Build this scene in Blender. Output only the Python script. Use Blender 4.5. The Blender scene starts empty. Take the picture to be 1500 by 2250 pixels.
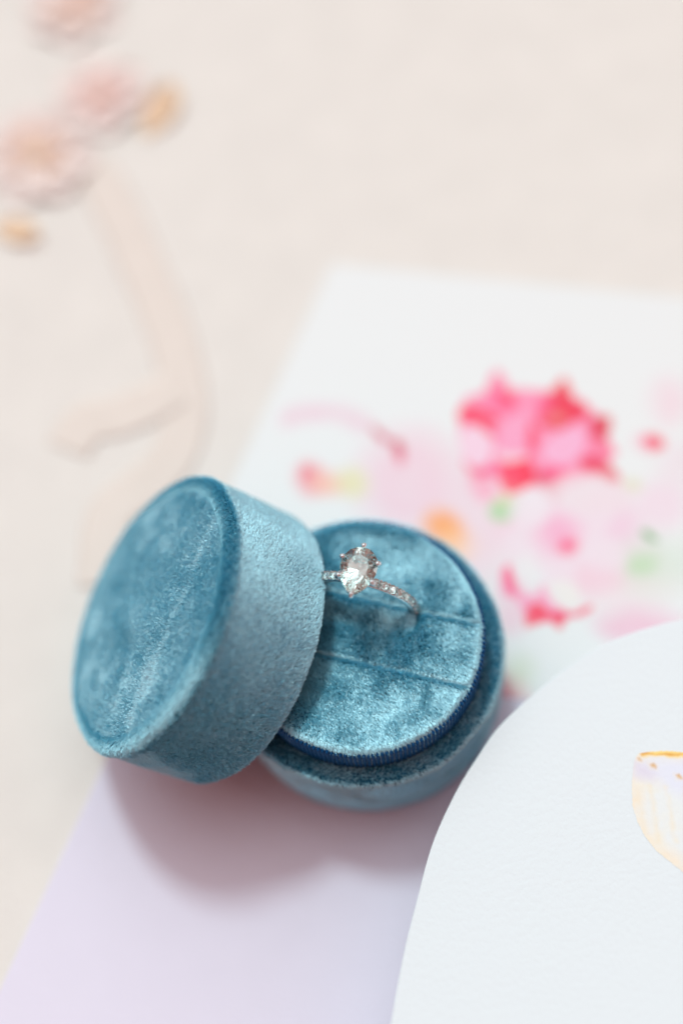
import bpy, math, random
import numpy as np
from mathutils import Vector, Matrix

# ------------------------------------------------------------------ camera, light, exposure
# one Blender unit = one centimetre; the ring box stands at the origin
sc = bpy.context.scene
CAM = np.array([0.0223, -7.685, 26.0889])
ROT = np.array([[0.9869, -0.1485, -0.0639], [0.1616, 0.9064, 0.3902], [0.0, 0.3954, -0.9185]])  # right, up, forward
LENS, FOCUS, FSTOP = 50.0, 23.65, 0.0265
FPX = 2250 * LENS / 36.0

cd = bpy.data.cameras.new('camera')
cam = bpy.data.objects.new('camera', cd)
sc.collection.objects.link(cam)
r_, u_, f_ = [Vector(v).normalized() for v in ROT]
cam.matrix_world = Matrix(((r_.x, u_.x, -f_.x, CAM[0]), (r_.y, u_.y, -f_.y, CAM[1]), (r_.z, u_.z, -f_.z, CAM[2]), (0, 0, 0, 1)))
cd.sensor_fit = 'VERTICAL'
cd.sensor_height = 36.0
cd.sensor_width = 24.0
cd.lens = LENS
cd.clip_start, cd.clip_end = 0.1, 500.0
cd.dof.use_dof = True
cd.dof.focus_distance = FOCUS
cd.dof.aperture_fstop = FSTOP
cd.dof.aperture_blades = 0
sc.camera = cam

az, el = math.radians(100), math.radians(60)
L2 = Vector((math.cos(az) * math.cos(el), math.sin(az) * math.cos(el), math.sin(el)))
w = bpy.data.worlds.new('World')
sc.world = w
w.use_nodes = True
nt = w.node_tree
bg = nt.nodes['Background']
tc = nt.nodes.new('ShaderNodeTexCoord')
rp = nt.nodes.new('ShaderNodeValToRGB')
mr = nt.nodes.new('ShaderNodeMapRange')
dp = nt.nodes.new('ShaderNodeVectorMath')
dp.operation = 'DOT_PRODUCT'
dp.inputs[1].default_value = L2
nt.links.new(tc.outputs['Generated'], dp.inputs[0])
nt.links.new(dp.outputs['Value'], mr.inputs['Value'])
mr.inputs['From Min'].default_value = -1.0
mr.inputs['From Max'].default_value = 1.0
nt.links.new(mr.outputs[0], rp.inputs[0])
# a warm room all round and one tall pale window up behind the table
e = rp.color_ramp.elements
e[0].position, e[0].color = 0.0, (0.29, 0.13, 0.115, 1)
e[1].position, e[1].color = 1.0, (2.0, 2.15, 2.2, 1)
for ps, c in ((0.55, (0.43, 0.185, 0.16, 1)), (0.87, (0.49, 0.25, 0.225, 1)), (0.945, (1.6, 1.72, 1.76, 1))):
    q = e.new(ps)
    q.color = c
nt.links.new(rp.outputs[0], bg.inputs['Color'])
bg.inputs['Strength'].default_value = 1.0

sd = bpy.data.lights.new('window_light', 'SUN')
sd.energy = 1.6
sd.color = (0.72, 0.98, 1.0)
sd.angle = math.radians(9)
sun = bpy.data.objects.new('window_light', sd)
sc.collection.objects.link(sun)
sun.rotation_euler = L2.to_track_quat('Z', 'Y').to_euler()

def glint_lamp(name, loc, sx, sy, radiance, col):
    ld = bpy.data.lights.new(name, 'AREA')
    ld.shape = 'RECTANGLE'
    ld.size, ld.size_y = sx, sy
    ld.energy = radiance * math.pi * sx * sy
    ld.color = col
    o = bpy.data.objects.new(name, ld)
    sc.collection.objects.link(o)
    o.location = loc
    o.rotation_euler = Vector(loc).to_track_quat('Z', 'Y').to_euler()
glint_lamp('side_glint_lamp', (-75, 25, 60), 16, 36, 2.4, (0.94, 0.98, 1.0))  # added lamp off to the left, for sparkle in the gem and side light on velvet
glint_lamp('far_glint_lamp', (85, 5, 46), 28, 34, 2.4, (0.94, 0.98, 1.0))  # added lamp low on the right, brightens the shoulder stones

sc.view_settings.view_transform = 'Standard'
sc.view_settings.look = 'None'
sc.view_settings.exposure = 0.02
sc.view_settings.gamma = 1.0
sc.view_settings.use_curve_mapping = False
try:
    sc.cycles.max_bounces = 14
    sc.cycles.transmission_bounces = 14
    sc.cycles.glossy_bounces = 6
    sc.cycles.diffuse_bounces = 4
except Exception:
    pass

rng = np.random.default_rng(7)
random.seed(7)
COL = sc.collection

# ------------------------------------------------------------------ helpers
def at(px, py, z=0.0):
    """where the ray through a pixel of the photograph meets the level z"""
    v = np.array([(px - 750) / FPX, -(py - 1125) / FPX, 1.0]) @ ROT
    return CAM + v * (z - CAM[2]) / v[2]

def lin(c):
    c = np.asarray(c, float) / 255.0
    return np.where(c <= 0.04045, c / 12.92, ((c + 0.055) / 1.055) ** 2.4)

def props(o, label=None, cat=None, group=None, kind=None):
    for k, v in (('label', label), ('category', cat), ('group', group), ('kind', kind)):
        if v:
            o[k] = v
    return o

def empty(name, loc, label, cat, group=None):
    o = bpy.data.objects.new(name, None)
    o.empty_display_size = 0.2
    COL.objects.link(o)
    o.location = loc
    return props(o, label, cat, group)

def mesh_obj(name, V, F, mat, parent=None, smooth=True):
    me = bpy.data.meshes.new(name)
    me.from_pydata([tuple(map(float, v)) for v in V], [], [tuple(map(int, f)) for f in F])
    me.update()
    if smooth:
        me.polygons.foreach_set('use_smooth', [True] * len(me.polygons))
    if mat:
        me.materials.append(mat)
    o = bpy.data.objects.new(name, me)
    COL.objects.link(o)
    if parent:
        o.parent = parent
    return o

def grid_faces(nu, nv, closed_u=False):
    F = []
    for j in range(nv - 1):
        for i in range(nu if closed_u else nu - 1):
            a, b = j * nu + i, j * nu + (i + 1) % nu
            F.append((a, b, b + nu, a + nu))
    return F

def revolve(profile, n=96):
    """profile: (radius, z) from the outside in; returns V, F"""
    V, t = [], np.linspace(0, 2 * np.pi, n, endpoint=False)
    for r, z in profile:
        V.append(np.c_[r * np.cos(t), r * np.sin(t), np.full(n, z)])
    return np.vstack(V), grid_faces(n, len(profile), True)

def arc(cx, cz, r, a0, a1, n=6):
    return [(cx + r * math.cos(math.radians(a0 + (a1 - a0) * i / n)), cz + r * math.sin(math.radians(a0 + (a1 - a0) * i / n))) for i in range(n + 1)]

def tube(path, rads, n=10, cap=True):
    path = np.asarray(path, float)
    rads = np.broadcast_to(np.asarray(rads, float), (len(path),))
    V, F = [], []
    tan = np.gradient(path, axis=0)
    ref = np.array([0.31, 0.17, 0.93])
    for p, t, r in zip(path, tan, rads):
        t = t / np.linalg.norm(t)
        a = np.cross(t, ref); a /= np.linalg.norm(a)
        b = np.cross(t, a)
        for k in range(n):
            q = 2 * math.pi * k / n
            V.append(p + r * (math.cos(q) * a + math.sin(q) * b))
    F = grid_faces(n, len(path), True)
    if cap:
        F.append(tuple(range(n))[::-1])
        F.append(tuple(range((len(path) - 1) * n, len(path) * n)))
    return V, F

def ball(c, r, nu=10, nv=7, sq=(1, 1, 1)):
    V = []
    for j in range(nv):
        ph = math.pi * (j + 0.02) / (nv - 1 + 0.04)
        for i in range(nu):
            th = 2 * math.pi * i / nu
            V.append((c[0] + r * sq[0] * math.sin(ph) * math.cos(th), c[1] + r * sq[1] * math.sin(ph) * math.sin(th), c[2] + r * sq[2] * math.cos(ph)))
    return V, grid_faces(nu, nv, True)

def join(parts):
    V, F, k = [], [], 0
    for v, f in parts:
        V += [tuple(x) for x in v]
        F += [tuple(i + k for i in q) for q in f]
        k += len(v)
    return V, F

_T = rng.random((32, 32, 32)) * 2 - 1
_RM = np.array(Matrix.Rotation(0.9, 3, Vector((0.5, 0.7, 0.3)).normalized()))
def noise(P, freq=1.0, off=0.0):
    """smooth value noise in -1..1"""
    q = (np.asarray(P) @ _RM) * freq + off + 100.0
    i = np.floor(q).astype(int)
    f = q - i
    f = f * f * (3 - 2 * f)
    r = 0
    for dx in (0, 1):
        for dy in (0, 1):
            for dz in (0, 1):
                wgt = (f[:, 0] if dx else 1 - f[:, 0]) * (f[:, 1] if dy else 1 - f[:, 1]) * (f[:, 2] if dz else 1 - f[:, 2])
                r = r + wgt * _T[(i[:, 0] + dx) % 32, (i[:, 1] + dy) % 32, (i[:, 2] + dz) % 32]
    return r

def fbm(P, freq, off=0.0, n=3):
    q = np.asarray(P, float)
    r = 0
    for k in range(n):
        r = r + noise(q, freq * 2 ** k, off + 7.3 * k) * 0.55 ** k
        q = q @ _RM
    return r

# ------------------------------------------------------------------ materials
def new_mat(name):
    m = bpy.data.materials.new(name)
    m.use_nodes = True
    return m, m.node_tree, m.node_tree.nodes['Principled BSDF']

def simple(name, col, rough=0.5, metal=0.0, spec=0.5, sheen=0.0, noise_amt=0.0, noise_scale=5.0, bump=0.0, bump_scale=60.0, trans=0.0):
    m, t, b = new_mat(name)
    b.inputs['Base Color'].default_value = (*col, 1)
    b.inputs['Roughness'].default_value = rough
    b.inputs['Metallic'].default_value = metal
    b.inputs['Specular IOR Level'].default_value = spec
    b.inputs['Sheen Weight'].default_value = sheen
    co = t.nodes.new('ShaderNodeTexCoord')
    if noise_amt:
        n = t.nodes.new('ShaderNodeTexNoise')
        n.inputs['Scale'].default_value = noise_scale
        n.inputs['Detail'].default_value = 5
        t.links.new(co.outputs['Object'], n.inputs['Vector'])
        mx = t.nodes.new('ShaderNodeMix'); mx.data_type = 'RGBA'
        mx.inputs['A'].default_value = (*[c * (1 - noise_amt) for c in col], 1)
        mx.inputs['B'].default_value = (*[min(1, c * (1 + noise_amt)) for c in col], 1)
        t.links.new(n.outputs['Fac'], mx.inputs['Factor'])
        t.links.new(mx.outputs['Result'], b.inputs['Base Color'])
    if bump:
        n2 = t.nodes.new('ShaderNodeTexNoise')
        n2.inputs['Scale'].default_value = bump_scale
        n2.inputs['Detail'].default_value = 4
        t.links.new(co.outputs['Object'], n2.inputs['Vector'])
        bp = t.nodes.new('ShaderNodeBump')
        bp.inputs['Strength'].default_value = bump
        bp.inputs['Distance'].default_value = 0.02
        t.links.new(n2.outputs['Fac'], bp.inputs['Height'])
        t.links.new(bp.outputs[0], b.inputs['Normal'])
    return m

def printed(name, rough=0.6, bump=0.15, bump_scale=30.0):
    """paper whose ink colours sit in the mesh's «ink» attribute (flat print)"""
    m = simple(name, (0.8, 0.8, 0.8), rough, spec=0.3, bump=bump, bump_scale=bump_scale)
    t = m.node_tree
    a = t.nodes.new('ShaderNodeAttribute')
    a.attribute_name = 'ink'
    t.links.new(a.outputs['Color'], t.nodes['Principled BSDF'].inputs['Base Color'])
    return m

M_table = simple('table_linen', (0.70, 0.65, 0.608), 0.9, spec=0.15, noise_amt=0.06, noise_scale=0.9, bump=0.9, bump_scale=12)
M_lilac = simple('lilac_paper', (0.68, 0.63, 0.725), 0.7, spec=0.25, noise_amt=0.02, noise_scale=1.5, bump=0.3, bump_scale=14)
M_print = printed('floral_print')
M_card = simple('cotton_paper', (0.69, 0.73, 0.75), 0.8, spec=0.2, noise_amt=0.006, noise_scale=3, bump=0.4, bump_scale=10)
M_wing = printed('wing_print', 0.8, 0.3, 9)
M_cloth = simple('velvet_cloth', (0.012, 0.10, 0.17), 0.9, spec=0.1, sheen=0.15, noise_amt=0.2, noise_scale=4)
M_lining = simple('dark_lining', (0.012, 0.05, 0.085), 0.9, spec=0.1)
M_navy = simple('navy_grosgrain', (0.0, 0.062, 0.185), 0.55, spec=0.15, noise_amt=0.15, noise_scale=12)
M_gold = simple('ring_metal', (0.75, 0.86, 0.89), 0.10, metal=1.0)
M_silk = simple('blush_silk', (0.693, 0.608, 0.552), 0.8, spec=0.2, sheen=0.0, noise_amt=0.04, noise_scale=1.5)
M_petal = simple('blush_petal', (0.78, 0.655, 0.615), 0.7, spec=0.2, noise_amt=0.05, noise_scale=2)
M_peach = simple('peach_petal', (0.76, 0.54, 0.44), 0.7, spec=0.2, noise_amt=0.06, noise_scale=2)
M_pink = simple('pink_petal', (0.76, 0.52, 0.48), 0.7, spec=0.2, noise_amt=0.06, noise_scale=2)
M_leaf = simple('dry_leaf', (0.76, 0.55, 0.38), 0.7, spec=0.2, noise_amt=0.1, noise_scale=3)

def gem_mat(name):
    m = bpy.data.materials.new(name)
    m.use_nodes = True
    t = m.node_tree
    t.nodes.clear()
    o = t.nodes.new('ShaderNodeOutputMaterial')
    g = t.nodes.new('ShaderNodeBsdfGlass')
    g.inputs['IOR'].default_value = 2.4
    g.inputs['Roughness'].default_value = 0.0
    g.inputs['Color'].default_value = (0.93, 1.0, 0.99, 1)
    t.links.new(g.outputs[0], o.inputs['Surface'])
    return m
M_gem = gem_mat('diamond')

def hair_mat(name, dye, shine, mix=0.45, ru=0.3, rv=0.6):
    """dyed fibre under a pale glossy lobe"""
    m = bpy.data.materials.new(name)
    m.use_nodes = True
    t = m.node_tree
    t.nodes.clear()
    o = t.nodes.new('ShaderNodeOutputMaterial')
    d = t.nodes.new('ShaderNodeBsdfDiffuse')
    d.inputs['Color'].default_value = (*dye, 1)
    h = t.nodes.new('ShaderNodeBsdfHair')
    h.component = 'Reflection'
    h.inputs['Color'].default_value = (*shine, 1)
    h.inputs['RoughnessU'].default_value = ru
    h.inputs['RoughnessV'].default_value = rv
    mx = t.nodes.new('ShaderNodeMixShader')
    mx.inputs[0].default_value = mix
    t.links.new(d.outputs[0], mx.inputs[1])
    t.links.new(h.outputs[0], mx.inputs[2])
    tr = t.nodes.new('ShaderNodeBsdfHair')
    tr.component = 'Transmission'
    tr.inputs['Color'].default_value = (0.62, 0.80, 0.92, 1)
    tr.inputs['RoughnessU'].default_value = 0.3
    tr.inputs['RoughnessV'].default_value = 0.8
    m2 = t.nodes.new('ShaderNodeMixShader')
    m2.inputs[0].default_value = TRANS
    t.links.new(mx.outputs[0], m2.inputs[1])
    t.links.new(tr.outputs[0], m2.inputs[2])
    t.links.new(m2.outputs[0], o.inputs['Surface'])
    return m
TRANS = 0.06
M_pile = hair_mat('velvet_fibre', (0.0, 0.36, 0.52), (0.68, 0.95, 1.0), 0.54, 0.15, 0.38)

def pile(obj, count, length, lean, width=0.0045, name='velvet_pile'):
    """short velvet fibres on a mesh; lean(P, N) gives a vector added to the normal (its length is the tangent of the lean)"""
    me = obj.data
    me.calc_loop_triangles()
    nt_ = len(me.loop_triangles)
    tri = np.empty(nt_ * 3, np.int32); me.loop_triangles.foreach_get('vertices', tri); tri = tri.reshape(-1, 3)
    co = np.empty(len(me.vertices) * 3, np.float32); me.vertices.foreach_get('co', co); co = co.reshape(-1, 3).astype(float)
    nr = np.empty(len(me.vertices) * 3, np.float32); me.vertices.foreach_get('normal', nr); nr = nr.reshape(-1, 3).astype(float)
    A, B, C = co[tri[:, 0]], co[tri[:, 1]], co[tri[:, 2]]
    area = np.linalg.norm(np.cross(B - A, C - A), axis=1)
    idx = rng.choice(nt_, count, p=area / area.sum())
    s, t = np.sqrt(rng.random(count)), rng.random(count)
    b0, b1, b2 = 1 - s, s * (1 - t), s * t
    P = A[idx] * b0[:, None] + B[idx] * b1[:, None] + C[idx] * b2[:, None]
    N = nr[tri[idx, 0]] * b0[:, None] + nr[tri[idx, 1]] * b1[:, None] + nr[tri[idx, 2]] * b2[:, None]
    N /= np.linalg.norm(N, axis=1)[:, None] + 1e-9
    D = lean(P, N)
    D = D - (D * N).sum(1)[:, None] * N
    D = D + rng.normal(0, 0.36, D.shape) + 0.26 * np.c_[noise(P, 32.0, 3), noise(P, 32.0, 41), noise(P, 32.0, 83)]
    Ln = length * rng.uniform(0.7, 1.15, count)[:, None]
    mid = N + 0.55 * D
    mid /= np.linalg.norm(mid, axis=1)[:, None]
    tip = N + 1.25 * D
    tip /= np.linalg.norm(tip, axis=1)[:, None]
    p0 = P - N * 0.004
    p1 = p0 + mid * Ln * 0.45
    p2 = p1 + tip * Ln * 0.55
    pos = np.stack([p0, p1, p2], 1).reshape(-1, 3).astype(np.float32)
    cu = bpy.data.hair_curves.new(name)
    cu.add_curves([3] * count)
    cu.attributes['position'].data.foreach_set('vector', pos.ravel())
    ra = cu.attributes.get('radius') or cu.attributes.new('radius', 'FLOAT', 'POINT')
    ra.data.foreach_set('value', np.tile(np.array([1.0, 0.9, 0.35], np.float32) * width * 1.12, count))
    cu.materials.append(M_pile)
    o = bpy.data.objects.new(name, cu)
    COL.objects.link(o)
    o.parent = obj
    o['kind'] = 'stuff'
    return o

# ------------------------------------------------------------------ the table and the papers on it
ZT = -0.10
gx = np.linspace(-45, 45, 61)
gy = np.linspace(-30, 60, 61)
X, Y = np.meshgrid(gx, gy)
V = np.c_[X.ravel(), Y.ravel(), np.full(X.size, ZT)]
table = mesh_obj('tabletop', V, grid_faces(61, 61), M_table)
table['kind'] = 'structure'

def slab(name, pts, z0, z1, mat, parent=None, bev=0.012):
    pts = np.asarray(pts, float)
    n = len(pts)
    area = 0.5 * sum(pts[i][0] * pts[(i + 1) % n][1] - pts[(i + 1) % n][0] * pts[i][1] for i in range(n))
    if area < 0:
        pts = pts[::-1]
    d = np.roll(pts, -1, 0) - np.roll(pts, 1, 0)
    nrm = np.c_[d[:, 1], -d[:, 0]]
    nrm /= np.linalg.norm(nrm, axis=1)[:, None]
    inn = pts - nrm * bev
    V = np.vstack([np.c_[inn, np.full(n, z0)], np.c_[pts, np.full(n, z0 + bev)], np.c_[pts, np.full(n, z1 - bev)], np.c_[inn, np.full(n, z1)]])
    F = [tuple(range(n))[::-1]] + grid_faces(n, 4, True) + [tuple(range(3 * n, 4 * n))]
    return mesh_obj(name, V, F, mat, parent, smooth=False)

A2 = at(730, 580)[:2]
B2 = at(0, 2170)[:2]
C2 = at(1500, 655)[:2]
eL = (B2 - A2) / np.linalg.norm(B2 - A2)        # left edge, away from the top corner
eT = (C2 - A2) / np.linalg.norm(C2 - A2)        # top edge, away from the top corner

env = slab('envelope', [A2 + 0.04 * eL + 0.04 * eT, A2 + 23 * eL, A2 + 23 * eL + 15 * eT, A2 + 15 * eT + 0.04 * eL], ZT + 0.004, -0.014, M_lilac)
props(env, 'pale lilac paper envelope lying under the velvet ring box', 'envelope')

# floral card: a dense sheet whose ink is painted point by point
boxline = at(1100, 1530)[:2]
tl = np.linalg.solve(np.c_[eL, eT], boxline - A2)[0]     # length of the card down the left edge
NU, NV = 360, 330
S, T = np.meshgrid(np.linspace(0, 15, NU), np.linspace(0, tl, NV))
G = A2 + S.ravel()[:, None] * eT + T.ravel()[:, None] * eL
INK = np.tile(lin((236, 239, 241)), (len(G), 1))

def blend(mask, col, alpha):
    global INK
    a = (mask * alpha)[:, None]
    INK = INK * (1 - a) + lin(col) * (lin(col) / lin(col).max()) ** 0.38 * a

def poly_mask(P, poly, soft):
    A = np.asarray(poly); B = np.roll(A, -1, 0)
    inside = np.zeros(len(P), bool)
    D = np.full(len(P), 1e9)
    for a, b in zip(A, B):
        d = b - a
        wv = P - a
        s = np.clip((wv @ d) / (d @ d + 1e-12), 0, 1)
        D = np.minimum(D, np.linalg.norm(wv - s[:, None] * d, axis=1))
        cond = (a[1] > P[:, 1]) != (b[1] > P[:, 1])
        xs = a[0] + (P[:, 1] - a[1]) * d[0] / (d[1] if abs(d[1]) > 1e-12 else 1e-12)
        inside ^= cond & (P[:, 0] < xs)
    sd_ = np.where(inside, D, -D)
    return np.clip(0.5 + sd_ / soft, 0, 1)

N3 = np.c_[G, np.zeros(len(G))]
EDGE = fbm(N3, 2.2, 3.0) * 0.04
def petal(pxs, col, soft=0.08, alpha=0.9, mottled=0.25):
    poly = [at(x, y)[:2] for x, y in pxs]
    # round the outline off once (Chaikin)
    q = []
    for a, b in zip(poly, poly[1:] + poly[:1]):
        q += [a * 0.8 + b * 0.2, a * 0.2 + b * 0.8]
    m = poly_mask(G + EDGE[:, None], q, soft)
    wob = 1 - mottled * (0.5 + 0.5 * fbm(N3, 1.6, px_off[0]))
    px_off[0] += 3.7
    blend(m * wob, col, alpha)
px_off = [1.0]
def spot(x, y, rx, ry, col, alpha=0.8, rot=0.0, soft=0.5):
    c = [(x + rx * math.cos(t) * math.cos(rot) - ry * math.sin(t) * math.sin(rot), y + rx * math.cos(t) * math.sin(rot) + ry * math.sin(t) * math.cos(rot)) for t in np.linspace(0, 2 * math.pi, 14, endpoint=False)]
    petal(c, col, soft, alpha, 0.2)

# washes
spot(900, 1060, 110, 110, (242, 214, 226), 0.85, soft=0.9)
spot(1060, 1120, 90, 130, (240, 220, 229), 0.7, soft=0.9)
spot(1000, 1210, 120, 90, (242, 222, 230), 0.6, soft=0.9)
spot(1320, 1200, 110, 90, (240, 220, 232), 0.75, soft=0.8)
spot(1350, 1280, 120, 60, (243, 228, 232), 0.7, soft=0.8)
spot(1470, 880, 40, 50, (244, 214, 226), 0.6)
spot(1490, 1030, 50, 60, (238, 224, 232), 0.6)
spot(1400, 1375, 90, 40, (243, 198, 218), 0.75)
spot(1095, 1545, 60, 60, (246, 178, 196), 0.9)
spot(1140, 1480, 26, 36, (214, 226, 200), 0.6)
spot(1440, 1240, 90, 60, (214, 228, 214), 0.55, soft=0.7)
spot(1180, 1180, 90, 60, (244, 218, 230), 0.8, 0.3, 0.4)
spot(1330, 1150, 70, 50, (242, 214, 230), 0.75, -0.2, 0.4)
spot(1290, 1260, 80, 44, (244, 216, 228), 0.75, 0.1, 0.4)
spot(1130, 1330, 40, 60, (246, 206, 222), 0.6, 0.2, 0.4)
spot(1450, 1110, 60, 50, (242, 222, 234), 0.7, 0.4, 0.4)
# faint arch of buds on the left
petal([(620, 905), (680, 890), (760, 893), (820, 925), (800, 950), (740, 918), (680, 925), (620, 940)], (238, 208, 222), 0.3, 0.75)
petal([(812, 930), (840, 945), (862, 965), (846, 975), (818, 950)], (216, 84, 128), 0.1, 0.9)
petal([(858, 962), (880, 965), (890, 990), (884, 1010), (868, 1005)], (212, 44, 96), 0.1, 0.95)
petal([(868, 995), (890, 1000), (884, 1022), (872, 1018)], (240, 140, 170), 0.15, 0.9)
spot(680, 1052, 30, 38, (246, 168, 180), 0.85, soft=0.3)
spot(672, 1040, 12, 16, (236, 96, 128), 0.7, soft=0.2)
spot(722, 1062, 44, 26, (250, 206, 192), 0.85, soft=0.3)
spot(775, 1060, 34, 34, (232, 230, 196), 0.9, soft=0.3)
# peach bloom behind the box
spot(975, 1160, 48, 36, (255, 190, 128), 0.95, 0.5, soft=0.35)
spot(1000, 1200, 40, 34, (255, 222, 190), 0.7, soft=0.4)
# the big hot pink bloom
petal([(1010, 880), (1060, 860), (1150, 850), (1270, 870), (1330, 930), (1345, 1010), (1300, 1050), (1220, 1080), (1130, 1070), (1050, 1040), (1008, 980)], (252, 160, 196), 0.1, 0.97, 0.15)
petal([(1060, 880), (1082, 815), (1096, 812), (1118, 850), (1150, 900), (1110, 920)], (252, 148, 186), 0.08, 0.95)
petal([(1095, 852), (1122, 862), (1132, 885), (1120, 895), (1100, 880)], (250, 66, 112), 0.08, 0.9)
petal([(1003, 905), (1020, 890), (1085, 905), (1100, 930), (1050, 930), (1008, 925)], (250, 62, 112), 0.08, 0.95)
petal([(1012, 940), (1060, 930), (1085, 960), (1075, 1020), (1040, 1030), (1012, 1000)], (246, 222, 236), 0.06, 1.0, 0.05)
petal([(1100, 930), (1135, 900), (1165, 920), (1150, 990), (1110, 1000), (1090, 985)], (250, 188, 216), 0.06, 0.95, 0.1)
petal([(1180, 930), (1200, 870), (1238, 825), (1252, 850), (1258, 880), (1290, 890), (1292, 915), (1250, 930), (1230, 950)], (240, 52, 92), 0.07, 0.97)
petal([(1176, 880), (1200, 860), (1215, 880), (1205, 920), (1180, 920)], (252, 130, 170), 0.1, 0.8)
petal([(1290, 920), (1340, 910), (1346, 935), (1330, 965), (1335, 985), (1300, 960)], (226, 40, 88), 0.07, 0.97)
petal([(1185, 985), (1215, 955), (1270, 930), (1290, 960), (1275, 1000), (1240, 1025), (1195, 1015)], (248, 200, 226), 0.06, 1.0, 0.08)
petal([(1290, 965), (1325, 960), (1355, 995), (1345, 1010), (1310, 1000)], (250, 160, 186), 0.08, 0.95)
petal([(1270, 1005), (1320, 1005), (1350, 1030), (1362, 1065), (1345, 1070), (1315, 1040), (1275, 1030)], (236, 46, 96), 0.07, 0.97)
petal([(1095, 1010), (1160, 1000), (1180, 1040), (1170, 1060), (1140, 1085), (1110, 1085), (1095, 1060)], (252, 58, 100), 0.07, 0.98)
petal([(1165, 1045), (1200, 1030), (1230, 1050), (1235, 1085), (1222, 1112), (1190, 1085)], (228, 44, 96), 0.07, 0.96)
petal([(1200, 1020), (1250, 1030), (1260, 1050), (1225, 1065), (1190, 1050)], (253, 120, 166), 0.1, 0.9)
petal([(1030, 1030), (1080, 1040), (1100, 1080), (1060, 1110), (1035, 1075)], (250, 190, 212), 0.2, 0.8)
petal([(1085, 985), (1110, 1000), (1150, 996), (1160, 1008), (1120, 1018), (1090, 1008)], (246, 226, 236), 0.06, 0.9)
petal([(1165, 920), (1180, 935), (1180, 985), (1166, 1000), (1158, 960)], (250, 70, 120), 0.06, 0.8)
petal([(1135, 885), (1165, 872), (1180, 890), (1172, 915), (1145, 910)], (251, 178, 208), 0.06, 0.9)
petal([(1040, 925), (1080, 935), (1095, 955), (1080, 962), (1060, 945)], (247, 88, 130), 0.06, 0.85)
petal([(1015, 1000), (1040, 1030), (1070, 1025), (1085, 1040), (1050, 1050), (1022, 1030)], (248, 110, 156), 0.07, 0.85)
petal([(1275, 1030), (1310, 1040), (1340, 1066), (1300, 1052), (1270, 1046)], (250, 130, 170), 0.06, 0.8)
spot(1222, 918, 16, 12, (236, 170, 160), 0.8, soft=0.15)
# bud, leaves
spot(1435, 972, 26, 17, (246, 62, 116), 0.95, soft=0.14)
spot(1410, 975, 16, 16, (250, 170, 200), 0.6, soft=0.3)
petal([(1080, 1105), (1105, 1095), (1135, 1100), (1140, 1120), (1115, 1148), (1085, 1145), (1072, 1125)], (188, 218, 180), 0.12, 0.98)
petal([(1080, 1095), (1120, 1090), (1140, 1098), (1110, 1108)], (226, 216, 150), 0.12, 0.7)
spot(1385, 1068, 22, 12, (222, 218, 180), 0.7, soft=0.2)
petal([(1405, 1165), (1430, 1170), (1450, 1190), (1430, 1192), (1410, 1180)], (110, 172, 104), 0.1, 0.95)
spot(1408, 1240, 34, 20, (196, 222, 188), 0.8, soft=0.3)
# pale bloom with a pink eye
for k in range(5):
    a = k * 2 * math.pi / 5 + 0.5
    spot(1245 + 78 * math.cos(a), 1180 + 62 * math.sin(a), 66, 40, (241, 231, 238), 0.85, a, 0.25)
spot(1225, 1170, 46, 42, (249, 182, 214), 0.8, soft=0.5)
spot(1246, 1200, 20, 14, (252, 96, 150), 0.95, soft=0.2)
spot(1300, 1085, 90, 44, (240, 228, 234), 0.95, 0.2, 0.2)
spot(1160, 1120, 46, 40, (241, 234, 240), 0.9, soft=0.2)
# lower hot pink bloom and its white petals
petal([(1100, 1250), (1118, 1240), (1135, 1290), (1180, 1310), (1190, 1275), (1210, 1320), (1250, 1345), (1230, 1370), (1160, 1372), (1130, 1310), (1100, 1310)], (252, 176, 208), 0.1, 0.95)
petal([(1102, 1258), (1115, 1238), (1126, 1262), (1138, 1290), (1135, 1312), (1118, 1300)], (251, 128, 166), 0.08, 0.95)
petal([(1150, 1380), (1156, 1335), (1185, 1322), (1208, 1360), (1184, 1372)], (250, 84, 116), 0.07, 0.97)
petal([(1194, 1348), (1246, 1340), (1232, 1388), (1216, 1380)], (246, 82, 120), 0.07, 0.95)
petal([(1225, 1355), (1265, 1345), (1300, 1325), (1302, 1338), (1270, 1358), (1230, 1368)], (248, 92, 140), 0.07, 0.95)
petal([(1200, 1280), (1240, 1270), (1275, 1300), (1262, 1340), (1225, 1325)], (240, 238, 236), 0.1, 0.97)
petal([(1135, 1220), (1165, 1215), (1180, 1260), (1160, 1285), (1140, 1260)], (238, 236, 238), 0.12, 0.9)
# further blooms outside the frame
for x, y in ((1660, 980), (1700, 1250), (1820, 900)):
    for k in range(7):
        a = k * 2 * math.pi / 7
        spot(x + 60 * math.cos(a), y + 50 * math.sin(a), 60, 34, (250, 150, 186) if k % 2 else (246, 206, 224), 0.9, a, 0.15)
    spot(x, y, 22, 18, (246, 70, 116), 0.9, soft=0.15)

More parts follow.
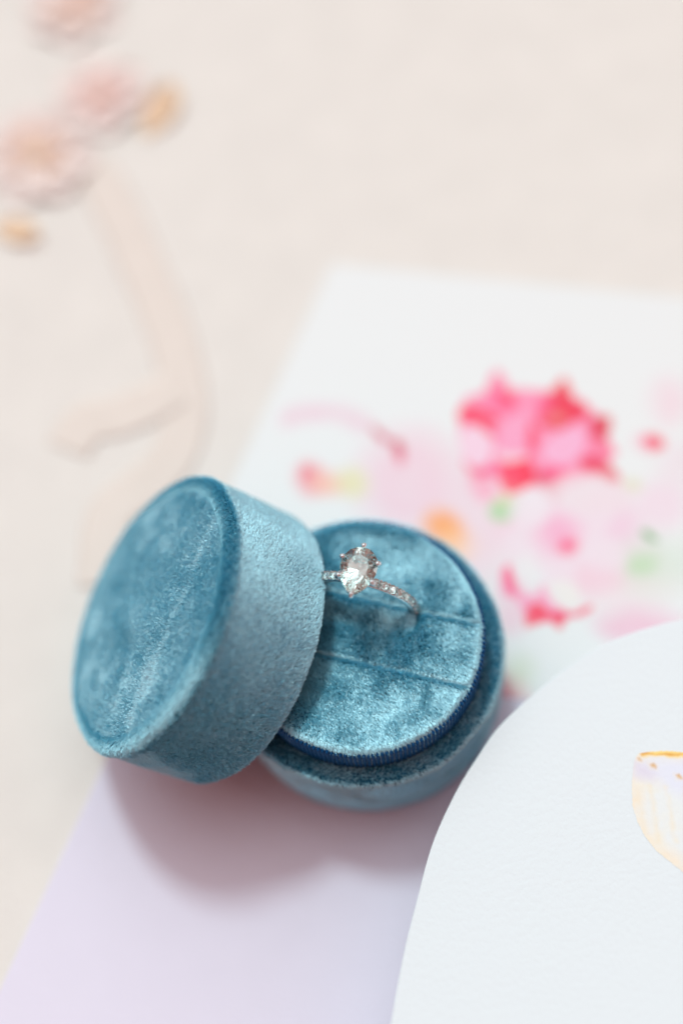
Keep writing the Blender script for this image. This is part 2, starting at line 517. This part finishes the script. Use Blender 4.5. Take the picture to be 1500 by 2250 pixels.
n_top = len(G)
V = np.vstack([np.c_[G, np.zeros(n_top)], np.c_[G[[0, NU - 1, n_top - 1, n_top - NU]], np.full(4, -0.04)]])
F = [f[::-1] for f in grid_faces(NU, NV)]
per = list(range(0, NU)) + [r * NU + NU - 1 for r in range(1, NV)] + list(range(n_top - 2, n_top - NU - 1, -1)) + [r * NU for r in range(NV - 2, 0, -1)]
k0 = n_top
Vr = np.c_[V[per][:, :2], np.full(len(per), -0.012)]
V = np.vstack([V[:n_top], Vr])
for i in range(len(per)):
    j = (i + 1) % len(per)
    F.append((per[i], per[j], k0 + j, k0 + i))
card = mesh_obj('floral_card', V, F, M_print, smooth=False)
at_ = card.data.attributes.new('ink', 'FLOAT_COLOR', 'POINT')
full = np.ones((len(V), 4), np.float32)
INK *= np.array([0.845, 0.82, 0.80])     # scales all the ink down, blue most, to balance the bright cool light
full[:n_top, :3] = INK
full[n_top:, :3] = INK[0]
at_.data.foreach_set('color', full.ravel())
props(card, 'white card printed with hot pink watercolour flowers behind the ring box', 'card')

# arched card, raised above the table on a block that stays hidden under it
ZA = 2.0
edge = [at(x, y, ZA)[:2] for x, y in ((858, 2250), (870, 2180), (890, 2080), (915, 1980), (950, 1853), (1000, 1742), (1050, 1660), (1100, 1591), (1200, 1500), (1300, 1428), (1400, 1386), (1500, 1362))]
ax = np.array([0.36, 0.93]); ax /= np.linalg.norm(ax)
ox = np.array([ax[1], -ax[0]])
E2 = np.array([[p @ ox, p @ ax] for p in edge])
kx = np.polyfit(E2[-5:, 0], E2[-5:, 1], 2)
apex_u = -kx[1] / (2 * kx[0])
apex_u = min(max(apex_u, E2[-1, 0] + 0.3), E2[-1, 0] + 2.0)
apex_w = np.polyval(kx, apex_u)
left = [(E2[0, 0], E2[0, 1] - k) for k in (6, 5, 4, 3, 2, 1)] + [tuple(p) for p in E2]
rgt = [(2 * apex_u - u, v) for u, v in left[::-1]]
ctrl = np.array(left + [(apex_u, apex_w)] + rgt)
# smooth with a Catmull-Rom pass
out = []
for i in range(len(ctrl) - 1):
    p0, p1, p2, p3 = ctrl[max(i - 1, 0)], ctrl[i], ctrl[i + 1], ctrl[min(i + 2, len(ctrl) - 1)]
    for t in np.linspace(0, 1, 8, endpoint=False):
        out.append(0.5 * ((2 * p1) + (-p0 + p2) * t + (2 * p0 - 5 * p1 + 4 * p2 - p3) * t * t + (-p0 + 3 * p1 - 3 * p2 + p3) * t ** 3))
out.append(ctrl[-1])
poly = [o[0] * ox + o[1] * ax for o in out]
arch = slab('arched_card', poly, ZA - 0.06, ZA, M_card, bev=0.015)
props(arch, 'thick white arch topped card printed with a gold edged butterfly wing', 'card')
ctr = np.mean(poly, 0)
blk = slab('backing_block', [ctr + (np.array(p) - ctr) * 0.62 + np.array([0.5, -0.4]) for p in poly[::8]], -0.03, ZA - 0.061, M_card, arch, 0.05)

# butterfly wing: flat print on the arched card
wing_px = [(1391, 1672), (1396, 1662), (1402, 1655), (1420, 1652), (1450, 1649), (1480, 1650), (1520, 1655), (1640, 1672), (1700, 1720), (1690, 1820), (1640, 1930), (1590, 1960), (1545, 1950), (1500, 1918), (1470, 1894), (1440, 1870), (1415, 1838), (1398, 1805), (1388, 1770), (1386, 1735), (1387, 1705)]
wp = np.array([at(x, y, ZA)[:2] for x, y in wing_px])
lo, hi = wp.min(0), wp.max(0)
nw = 150
WX, WY = np.meshgrid(np.linspace(lo[0], hi[0], nw), np.linspace(lo[1], hi[1], nw))
GW = np.c_[WX.ravel(), WY.ravel()]
paper = lin((232, 236, 240)) * 0.995
ink = np.tile(lin((232, 234, 238)), (len(GW), 1))
NW = np.c_[GW, np.zeros(len(GW))]
def wmask(pxs, soft):
    return poly_mask(GW + 0.02 * fbm(NW, 5, 9)[:, None], [at(x, y, ZA)[:2] for x, y in pxs], soft)
def wpaint(m, col, al):
    global ink
    a = (np.clip(m, 0, 1) * al)[:, None]
    ink = ink * (1 - a) + lin(col) * a
wm = poly_mask(GW, wp, 0.03)
dist_in = poly_mask(GW, wp, 0.9) * 2 - 1          # 0 at the edge, 1 deep inside
wpaint(np.ones(len(GW)), (238, 234, 226), 0.5)
wpaint(np.clip(1 - dist_in * 1.5, 0, 1) * (0.7 + 0.4 * fbm(NW, 4, 2)), (250, 226, 196), 0.9)
wpaint(np.clip(fbm(NW, 2.0, 5) * 0.8 + 0.1, 0, 1), (246, 232, 206), 0.7)
wpaint(wmask([(1390, 1670), (1500, 1668), (1600, 1690), (1600, 1740), (1500, 1752), (1440, 1716), (1392, 1705)], 0.25), (230, 228, 240), 0.9)
wpaint(wmask([(1392, 1672), (1420, 1680), (1440, 1700), (1430, 1716), (1398, 1706), (1390, 1690)], 0.2), (226, 214, 226), 0.8)
wpaint(wmask([(1398, 1652), (1450, 1647), (1520, 1653), (1640, 1670), (1640, 1682), (1520, 1666), (1450, 1662), (1410, 1662)], 0.05), (255, 218, 130), 0.95)
wpaint(wmask([(1402, 1656), (1450, 1655), (1520, 1658), (1640, 1676), (1640, 1679), (1520, 1662), (1450, 1659), (1408, 1660)], 0.03) * (0.7 + 0.5 * fbm(NW, 7, 4)), (226, 150, 60), 0.95)
for x, y, s in ((1404, 1667, 4), (1434, 1682, 6), (1490, 1706, 6), (1545, 1728, 6), (1600, 1755, 6)):
    wpaint(wmask([(x - s, y - s * 0.5), (x, y - s * 0.8), (x + s * 1.2, y + s * 0.5), (x + s, y + s), (x - s * 0.3, y + s * 0.4)], 0.05), (214, 150, 70), 0.95)
    wpaint(wmask([(x - s * 1.8, y - s), (x + s * 1.6, y), (x + s * 1.6, y + s * 1.4), (x - s, y + s)], 0.1), (250, 226, 180), 0.35)
for x in (1395, 1424, 1460, 1500, 1540, 1580):
    wpaint(wmask([(x, 1730), (x + 4, 1730), (x + 26, 1850), (x + 20, 1850)], 0.12) * (0.6 + 0.5 * fbm(NW, 6, x)), (246, 222, 184), 0.7)
keep = (wm > 0.25).reshape(nw, nw)
F = [f for f in grid_faces(nw, nw) if all(keep[i // nw, i % nw] for i in f)]
used = sorted({i for f in F for i in f})
mp = {v: i for i, v in enumerate(used)}
ink *= np.array([0.87, 0.90, 0.91])
ink_e = ink * wm[:, None] + np.array([0.69, 0.73, 0.75]) * (1 - wm[:, None])
wing = mesh_obj('butterfly_print', np.c_[GW[used], np.full(len(used), ZA + 0.004)], [tuple(mp[i] for i in f) for f in F], M_wing, arch, smooth=False)
a_ = wing.data.attributes.new('ink', 'FLOAT_COLOR', 'POINT')
a_.data.foreach_set('color', np.c_[ink_e[used], np.ones(len(used))].astype(np.float32).ravel())

# ------------------------------------------------------------------ ring box
box = empty('ring_box', (0, 0, 0), 'open round velvet ring box in dusty blue holding the ring', 'ring box')
prof = [(0.05, 0.0), (2.2, 0.0)] + arc(2.29, 0.16, 0.16, -90, 0) + [(2.455, 0.5), (2.46, 1.0), (2.46, 1.6)] + arc(2.34, 2.0, 0.12, 0, 90) + [(2.2, 2.115), (1.85, 2.11)]
V, F = revolve(prof, 128)
V[:, :2] *= (1 + 0.006 * fbm(V, 0.8, 2))[:, None]
body = mesh_obj('body', V, F, M_cloth, box)

def body_lean(P, N):
    t = np.c_[-P[:, 1], P[:, 0], 0 * P[:, 0]]
    t /= np.linalg.norm(t, axis=1)[:, None] + 1e-9
    return t * (0.5 + 0.9 * fbm(P, 1.1, 4))[:, None] + np.array([0, 0, -1.8]) * (1 + 1.0 * fbm(P, 1.4, 11))[:, None]
pile(body, 120000, 0.075, body_lean)

# ribbed ribbon round the neck: every rib is modelled
NR, per_r = 172, 6
th = np.linspace(0, 2 * np.pi, NR * per_r, endpoint=False)
rib = np.abs(np.sin(th * NR / 2)) ** 0.7
V = []
for z, r0, amp in ((2.09, 2.09, 0.02), (2.12, 2.105, 0.035), (2.3, 2.105, 0.035), (2.55, 2.105, 0.035), (2.76, 2.105, 0.035), (2.82, 2.095, 0.05), (2.855, 2.06, 0.06), (2.86, 2.0, 0.03)):
    r = r0 + amp * rib
    zz = z + (0.022 * rib if z > 2.8 else 0)
    V.append(np.c_[r * np.cos(th), r * np.sin(th), np.zeros(len(th)) + zz])
band = mesh_obj('ribbon_band', np.vstack(V), grid_faces(len(th), 8, True), M_navy, box)

DIR = np.array([0.922, -0.387]); DIR /= np.linalg.norm(DIR)      # along the slots
NRM = np.array([0.387, 0.922]); NRM /= np.linalg.norm(NRM)       # across them, away from the camera
def pad(v0, v1, R=2.05, zt=2.94, rnd=0.13, slot=0.06, shape=None, nu=90, nv=46):
    """one cushion of the insert between two chords of the disc"""
    V = []
    vs = v0 + (v1 - v0) * (0.5 - 0.5 * np.cos(np.pi * np.linspace(0, 1, nv)))
    ss = -np.cos(np.pi * np.linspace(0, 1, nu))
    for v in vs:
        hw = math.sqrt(max(R * R - v * v, 1e-4))
        for s in ss:
            u = s * hw
            d = min(R - math.hypot(u, v), (v - v0) * rnd / slot if v0 > -R + 0.01 else 9, (v1 - v) * rnd / slot if v1 < R - 0.01 else 9)
            d = max(d, 0)
            q = 1 - min(d / rnd, 1)
            z = zt - rnd * (1 - math.sqrt(max(1 - q * q, 0)))
            if shape:
                z += shape(u, v) * min(d / rnd, 1)
            z -= 0.25 * g(u, 0.87, 0.055) * g(v, 0.625, 0.09)
            V.append((*(u * DIR + v * NRM), z))
    V = np.array(V)
    V[:, 2] += 0.018 * fbm(V * [1, 1, 0], 1.6, v0)
    F = grid_faces(nu, nv)
    per = list(range(0, nu)) + [r * nu + nu - 1 for r in range(1, nv)] + list(range(nu * nv - 2, nu * nv - nu - 1, -1)) + [r * nu for r in range(nv - 2, 0, -1)]
    k0 = len(V)
    low = V[per].copy(); low[:, 2] = 2.3
    V = np.vstack([V, low])
    for i in range(len(per)):
        j = (i + 1) % len(per)
        F.append((per[j], per[i], k0 + i, k0 + j))
    return mesh_obj('pad', V, F, M_cloth, box)

def g(x, m, s):
    return math.exp(-((x - m) / s) ** 2)
def mid_shape(u, v):
    left = 1 / (1 + math.exp((u - 0.72) * 12))
    return left * (0.03 * g(v, 0.47, 0.12) - 0.07 * g(v, 0.16, 0.2)) - 0.16 * g(u, 0.86, 0.06) * max(0, min(1, (v - 0.2) / 0.35))
VA, VB = 0.625, -0.485
pads = [pad(VA + 0.024, 2.05), pad(VB + 0.02, VA - 0.024, shape=mid_shape), pad(-2.05, VB - 0.02)]
def pad_lean(P, N):
    out_ = np.c_[P[:, 0], P[:, 1], 0 * P[:, 0]]
    rr = np.linalg.norm(out_, axis=1)[:, None]
    out_ /= rr + 1e-9
    base = np.array([-0.25 * NRM[0] + 0.5 * DIR[0], -0.75 * NRM[1] + 0.5 * DIR[1], 0])
    a = fbm(P * [1, 1, 0.3], 1.3, 21)
    b = fbm(P * [1, 1, 0.3], 2.6, 5)
    mag = np.clip(1.9 + 1.8 * a + 0.8 * b, 0.02, 3.0)[:, None]
    D = base * mag + 0.5 * np.c_[b, fbm(P, 2.2, 33), 0 * b]
    return D + out_ * np.clip((rr - 1.75) / 0.25, 0, 1) * 0.8
for p_ in pads:
    n_ = {0: 66000, 1: 62000, 2: 70000}[pads.index(p_)]
    pile(p_, n_, 0.085, pad_lean)

# ------------------------------------------------------------------ lid, leaning on the box
LA = np.array([math.cos(2.8146) * math.cos(0.7319), math.sin(2.8146) * math.cos(0.7319), math.sin(0.7319)])
LC = np.array([-3.5647, 0.9681, 3.1168])
LH, LR = 1.94, 2.5
LY = np.array([0, 0, 1.0]) - LA[2] * LA; LY /= np.linalg.norm(LY)
LX = np.cross(LY, LA)
lid = empty('ring_box_cover', (0, 0, 0), 'round blue velvet lid tipped up against the ring box', 'lid')
lid.matrix_world = Matrix(((LX[0], LY[0], LA[0], LC[0]), (LX[1], LY[1], LA[1], LC[1]), (LX[2], LY[2], LA[2], LC[2]), (0, 0, 0, 1)))
TO_LOC = np.array([LX, LY, LA])
# top panel
radii = list(np.linspace(0.03, 2.2, 34)) + [2.26, 2.30]
V, F = [], None
n = 120
t = np.linspace(0, 2 * np.pi, n, endpoint=False)
for r in radii:
    z = 0.02 - 0.07 * (r / 2.2) ** 4
    V.append(np.c_[r * np.cos(t), r * np.sin(t), np.full(n, z if r < 2.25 else -0.08 - (r - 2.25) * 0.4)])
V = np.vstack(V)
# direction of the long crease in the face (from upper right to lower left in the photograph)
CR = np.array([0.10, 1.0]); CR /= np.linalg.norm(CR)
CP = np.array([CR[1], -CR[0]])
cw = V[:, :2] @ CP
V[:, 2] += 0.05 * np.exp(-((cw - 0.25) / 0.35) ** 2) * (1 - (np.hypot(V[:, 0], V[:, 1]) / 2.35) ** 2) + 0.018 * fbm(V, 0.7, 8) * (np.hypot(V[:, 0], V[:, 1]) < 2.24)
top = mesh_obj('top_panel', V, [f[::-1] for f in grid_faces(n, len(radii), True)][::1], M_cloth, lid)
# side panel with its raised seam edge
prof = [(2.17, -0.16)] + arc(2.335, -0.165, 0.155, 165, 15, 9) + [(LR - 0.02, -0.25), (LR, -0.6), (LR, -1.1), (LR, -1.6)] + arc(LR - 0.1, -LH + 0.1, 0.1, 0, -90, 5) + [(LR - 0.2, -LH)]
prof = prof[::-1]
V, F = revolve(prof, 140)
ang = np.arctan2(V[:, 1], V[:, 0])
V[:, :2] *= (1 + 0.012 * fbm(V, 0.7, 3))[:, None]
side = mesh_obj('side_panel', V, F, M_cloth, lid)
prof = [(LR - 0.18, -LH + 0.012), (LR - 0.26, -LH + 0.03), (LR - 0.28, -1.2), (LR - 0.28, -0.45), (2.0, -0.3), (0.05, -0.3)]
V, F = revolve(prof[::-1], 96)
lining = mesh_obj('lining', V, F, M_lining, lid)

def lid_xy(px, py):
    v = np.array([(px - 750) / FPX, -(py - 1125) / FPX, 1.0]) @ ROT
    q = CAM + v * ((LC - CAM) @ LA) / (v @ LA)
    return TO_LOC @ (q - LC)
CREASE = np.array([lid_xy(*p)[:2] for p in ((476, 1120), (450, 1200), (415, 1300), (370, 1400), (325, 1500), (285, 1600), (270, 1640))])
CREASE = CREASE[np.argsort(CREASE[:, 1])]
def top_lean(P, N):
    c = P[:, 0] - np.interp(P[:, 1], CREASE[:, 1], CREASE[:, 0]) + 0.2 * fbm(P, 1.3, 2) + rng.normal(0, 0.08, len(P))
    a = fbm(P, 0.9, 14)
    b = fbm(P, 2.6, 41)
    mag = np.clip(-0.05 + 1.0 * a + 0.5 * b + 0.7 * np.exp(-(c / 0.27) ** 2), 0.0, 1.3)
    D = np.c_[0.2 * mag, -mag, 0 * mag]
    return D + 0.3 * np.c_[fbm(P, 2.0, 77), fbm(P, 2.0, 88), 0 * mag]
pile(top, 100000, 0.085, top_lean)
def side_lean(P, N):
    t = np.c_[-P[:, 1], P[:, 0], 0 * P[:, 0]]
    t /= np.linalg.norm(t, axis=1)[:, None] + 1e-9
    a = fbm(P, 0.9, 17)
    edge_ = np.clip((P[:, 2] + 0.22) / 0.12, 0, 1)[:, None]
    low_ = np.clip((-P[:, 1] / LR + 0.25 * a + 0.12) / 0.3, 0, 1)[:, None] * (1 - edge_)
    up_ = np.clip(P[:, 1] / LR - 0.78, 0, 0.2)[:, None] * 5 * edge_
    out_ = np.c_[P[:, 0], P[:, 1], 0 * P[:, 0]] / LR
    return out_ * up_ * 1.2 + t * (1.9 + 0.8 * a)[:, None] * (1 - low_) * (1 - edge_) + np.array([1.9, 0, 0]) * edge_ * (1 - up_) + (0.25 * (1 - edge_) + low_) * np.array([0, 0, -2.4]) * (1 + 0.5 * fbm(P, 1.5, 6))[:, None]
pile(side, 180000, 0.085, side_lean)

# ------------------------------------------------------------------ the ring
D3 = np.array([DIR[0], DIR[1], 0.0]); N3v = np.array([NRM[0], NRM[1], 0.0]); Z3 = np.array([0, 0, 1.0])
P0 = at(915, 1340, 2.9)
RC = P0 - 0.97 * D3
RC[2] = 2.88
ring = empty('ring', RC, 'engagement ring with a pear shaped diamond held in the box', 'ring')
ring.matrix_world = Matrix(((D3[0], N3v[0], 0, RC[0]), (D3[1], N3v[1], 0, RC[1]), (0, 0, 1, RC[2]), (0, 0, 0, 1)))
# local frame: x along the slot, y across, z up
RO, RI, HW = 0.955, 0.85, 0.085
V = []
nb = 120
tb = np.linspace(0, 2 * np.pi, nb, endpoint=False)
sec = [(RI, -0.07), (RI - 0.012, 0.0), (RI, 0.07), (RO - 0.02, HW), (RO, 0.07), (RO - 0.012, 0.0), (RO, -0.07), (RO - 0.02, -HW)]
for r, y in sec:
    V.append(np.c_[r * np.cos(tb), np.full(nb, y), r * np.sin(tb)])
V = np.vstack(V)
F = grid_faces(nb, 8, True) + [(7 * nb + i, 7 * nb + (i + 1) % nb, (i + 1) % nb, i) for i in range(nb)]
mesh_obj('band', V, F, M_gold, ring)

def brilliant(outline, table=0.56, crown=0.10, pav=0.37, mid=0.80, midz=0.62, keel=0.0, tab_shift=(0, 0)):
    """cut stone over a closed outline; girdle at z = 0"""
    o = np.asarray(outline, float)
    n = len(o)
    cen = np.array(tab_shift)
    half = (o + np.roll(o, -1, 0)) / 2
    V = [(*p, 0.012) for p in o] + [(*p, -0.012) for p in o]
    V += [(*(cen + (p - cen) * mid), crown * midz) for p in half]                 # 2n
    V += [(*(cen + (o[i] - cen) * table), crown) for i in range(0, n, 2)]          # 3n
    V += [(*(cen + (p - cen) * 0.50), -pav * 0.56) for p in half]                   # 3.5n
    nk = len(V)
    V += [(cen[0], cen[1], -pav)]
    F = []
    h = n // 2
    for i in range(n):
        j = (i + 1) % n
        F.append((n + i, n + j, j, i))
        F.append((i, j, 2 * n + i))
        F.append((n + j, n + i, 3 * n + h + i))
    for i in range(n):
        # kite facets between the half points and the table
        a, b = 2 * n + (i - 1) % n, 2 * n + i
        if i % 2 == 0:
            k = 3 * n + i // 2
            F.append((i, b, k)); F.append((i, k, a))
        else:
            k0_, k1_ = 3 * n + (i - 1) // 2, 3 * n + ((i + 1) // 2) % h
            F.append((a, i, b)) 
            F.append((a, b, k1_)); F.append((a, k1_, k0_))
        pa, pb = 3 * n + h + (i - 1) % n, 3 * n + h + i
        F.append((n + i, pa, pb))
        F.append((pb, pa, nk))
    F.append(tuple(3 * n + k for k in range(h)))
    return V, F

def pear(n, W=0.305, H=0.43, m=0.42):
    out_ = []
    for k in range(n):
        ph = 2 * math.pi * k / n
        out_.append((W * math.sin(ph) * abs(math.sin(ph / 2)) ** m * 1.16, -H * math.cos(ph)))
    return np.array(out_)

ZG = 4.22 - RC[2]                       # height of the girdle
o = pear(20)
o[0] = (0, -0.43)
V, F = brilliant(o, table=0.56, tab_shift=(0, 0.04))
gem = mesh_obj('gemstone', np.array(V) + [0.0, 0.0, ZG], F, M_gem, ring, smooth=False)

# prongs and basket
def prong_at(x, y):
    return np.array([x, y])
for x, y in ((0.0, 0.425), (-0.29, 0.17), (-0.275, -0.155), (0.0, -0.425), (0.275, -0.155), (0.29, 0.17)):
    p = np.array([x, y])
    d = p / np.linalg.norm(p)
    path = [(*(p * 0.30), ZG - 0.42), (*(p * 0.62), ZG - 0.22), (*(p * 0.98 + d * 0.02), ZG - 0.03), (*(p + d * 0.035), ZG + 0.03), (*(p + d * 0.015), ZG + 0.075)]
    v1, f1 = tube(path, [0.03, 0.034, 0.038, 0.042, 0.04], 10)
    v2, f2 = ball((*(p + d * 0.008), ZG + 0.075), 0.046, 12, 8, (1, 1, 0.85))
    V, F = join([(v1, f1), (v2, f2)])
    mesh_obj('prong', V, F, M_gold, ring)
oo = pear(40) * 0.62
loop = np.c_[oo, np.full(40, ZG - 0.2)]
loop = np.vstack([loop, loop[:2]])
v1, f1 = tube(loop, 0.026, 8, False)
oo = pear(40) * 0.36
loop = np.c_[oo, np.full(40, ZG - 0.38)]
loop = np.vstack([loop, loop[:2]])
v2, f2 = tube(loop, 0.03, 8, False)
V, F = join([(v1, f1), (v2, f2)])
mesh_obj('basket', V, F, M_gold, ring)

# pavé stones down both shoulders
circle = np.array([(0.078 * math.cos(2 * math.pi * k / 12), 0.078 * math.sin(2 * math.pi * k / 12)) for k in range(12)])
Vp, Fp = brilliant(circle, crown=0.035, pav=0.07)
beads = []
pm = None
STEP = math.radians(9.2)
for sgn in (-1, 1):
    for k in range(9):
        a = math.pi / 2 + sgn * (math.radians(17) + STEP * k)
        rd = np.array([math.cos(a), 0, math.sin(a)]); tg = np.array([-math.sin(a), 0, math.cos(a)])
        if pm is None:
            pv = mesh_obj('pave_stone', Vp, Fp, M_gem, ring, smooth=False)
            pm = pv.data
        else:
            pv = bpy.data.objects.new('pave_stone', pm)
            COL.objects.link(pv)
            pv.parent = ring
        c = rd * (RO + 0.03)
        pv.matrix_local = Matrix(((tg[0], 0, rd[0], c[0]), (0, 1, 0, 0), (tg[2], 0, rd[2], c[2]), (0, 0, 0, 1)))
        ab = a + sgn * STEP / 2
        for y in (-0.062, 0.062):
            beads.append(ball((math.cos(ab) * (RO + 0.03), y, math.sin(ab) * (RO + 0.03)), 0.024, 8, 6))
V, F = join(beads)
bd = mesh_obj('bead_setting', V, F, M_gold, ring)
bd['kind'] = 'stuff'

# ------------------------------------------------------------------ silk ribbon and blossoms on the table, far out of focus
def ribbon(name, pts, width, twist, mat, label, lift):
    p = np.array([[*at(x, y, ZT)[:2]] for x, y in pts])
    out_ = []
    for i in range(len(p) - 1):
        p0, p1, p2, p3 = p[max(i - 1, 0)], p[i], p[i + 1], p[min(i + 2, len(p) - 1)]
        for t in np.linspace(0, 1, 10, endpoint=False):
            out_.append(0.5 * ((2 * p1) + (-p0 + p2) * t + (2 * p0 - 5 * p1 + 4 * p2 - p3) * t * t + (-p0 + 3 * p1 - 3 * p2 + p3) * t ** 3))
    out_ = np.array(out_ + [p[-1]])
    tan = np.gradient(out_, axis=0); tan /= np.linalg.norm(tan, axis=1)[:, None]
    nr = np.c_[-tan[:, 1], tan[:, 0]]
    V, m = [], 9
    for i, (q, nn) in enumerate(zip(out_, nr)):
        s = i / (len(out_) - 1)
        tw = twist * math.sin(s * 5.5 + 0.6)
        for k in range(m):
            v = (k / (m - 1) - 0.5) * width
            z = ZT + 0.006 + lift * (0.5 + 0.5 * math.sin(s * 9)) + abs(math.sin(tw)) * width * 0.5 + v * math.sin(tw) + 0.008 * (1 - (2 * v / width) ** 2) + 0.006 * math.sin(s * 14 + v * 5)
            V.append((*(q + nn * v * math.cos(tw)), max(z, ZT + 0.01)))
    o = mesh_obj(name, V, grid_faces(m, len(out_)), mat)
    so = o.modifiers.new('thickness', 'SOLIDIFY')
    so.thickness = 0.005
    props(o, label, 'ribbon')
    return o
ribbon('silk_ribbon', [(150, 350), (215, 390), (265, 480), (320, 600), (370, 720), (400, 830), (405, 930), (370, 1020), (300, 1080), (240, 1140), (225, 1290)], 1.0, 0.01, M_silk,
       'blush silk ribbon trailing from the blossoms down behind the lid', 0.0)
ribbon('ribbon_end', [(390, 850), (330, 885), (260, 915), (190, 930), (150, 990)], 1.0, 0.01, M_silk,
       'short blush ribbon end curling left off the trailing ribbon', 0.012)

def petal_mesh(length, width, cup, n=9, m=9):
    V = []
    for j in range(n):
        s = j / (n - 1)
        wv = width * math.sin(math.pi * (0.08 + 0.86 * s) ** 1.15) ** 0.8 * 0.5
        for i in range(m):
            q = i / (m - 1) * 2 - 1
            V.append((q * wv, s * length, cup * (s ** 1.8) * length + 0.25 * abs(q) ** 2 * wv + 0.02 * math.sin(q * 5 + s * 7)))
    return V, grid_faces(m, n)
def blossom(px, py, size, mats, label, petals=6, inner=4, name='blossom'):
    x, y, _ = at(px, py, ZT)
    root = empty(name, (x, y, ZT), label, 'flower', 'blossoms scattered on the table')
    for ringk, (cnt, ln, cup, zz) in enumerate(((petals, size, 0.02, 0.01), (inner, size * 0.62, 0.07, 0.03))):
        pmsh = None
        for k in range(cnt):
            a = 2 * math.pi * k / cnt + ringk * 0.5 + random.uniform(-0.15, 0.15)
            if pmsh is None:
                Vv, Ff = petal_mesh(ln, ln * 0.95, cup)
                pt = mesh_obj('petal', Vv, Ff, mats[ringk], root)
                pmsh = pt.data
            else:
                pt = bpy.data.objects.new('petal', pmsh)
                COL.objects.link(pt)
                pt.parent = root
            pt.location = (0, 0, zz + 0.006 * k)
            pt.rotation_euler = (random.uniform(-0.02, 0.04), random.uniform(-0.06, 0.06), a)
    v, f = ball((0, 0, 0.1), size * 0.16, 12, 8, (1, 1, 0.5))
    mesh_obj('flower_centre', v, f, mats[2], root)
    return root
blossom(85, 345, 1.35, (M_petal, M_peach, M_leaf), 'pale blush blossom with a peach heart, nearest the ribbon', 7, 5)
blossom(225, 215, 1.15, (M_petal, M_pink, M_peach), 'rosy pink blossom beside the tan dried leaf', 6, 5)
blossom(165, 15, 1.2, (M_petal, M_peach, M_pink), 'blush blossom at the top edge of the table', 6, 4)
def leaf(px, py, ln, rot, label):
    x, y, _ = at(px, py, ZT)
    v, f = petal_mesh(ln, ln * 0.5, 0.15)
    o = mesh_obj('dried_leaf', v, f, M_leaf)
    o.location = (x, y, ZT + 0.06)
    o.rotation_euler = (0, 0.2, rot)
    props(o, label, 'leaf', 'dried leaves by the blossoms')
leaf(320, 300, 1.4, -0.6, 'tan dried leaf lying to the right of the rosy blossom')
leaf(-10, 500, 1.1, -2.0, 'tan dried leaf at the left edge below the blush blossom')
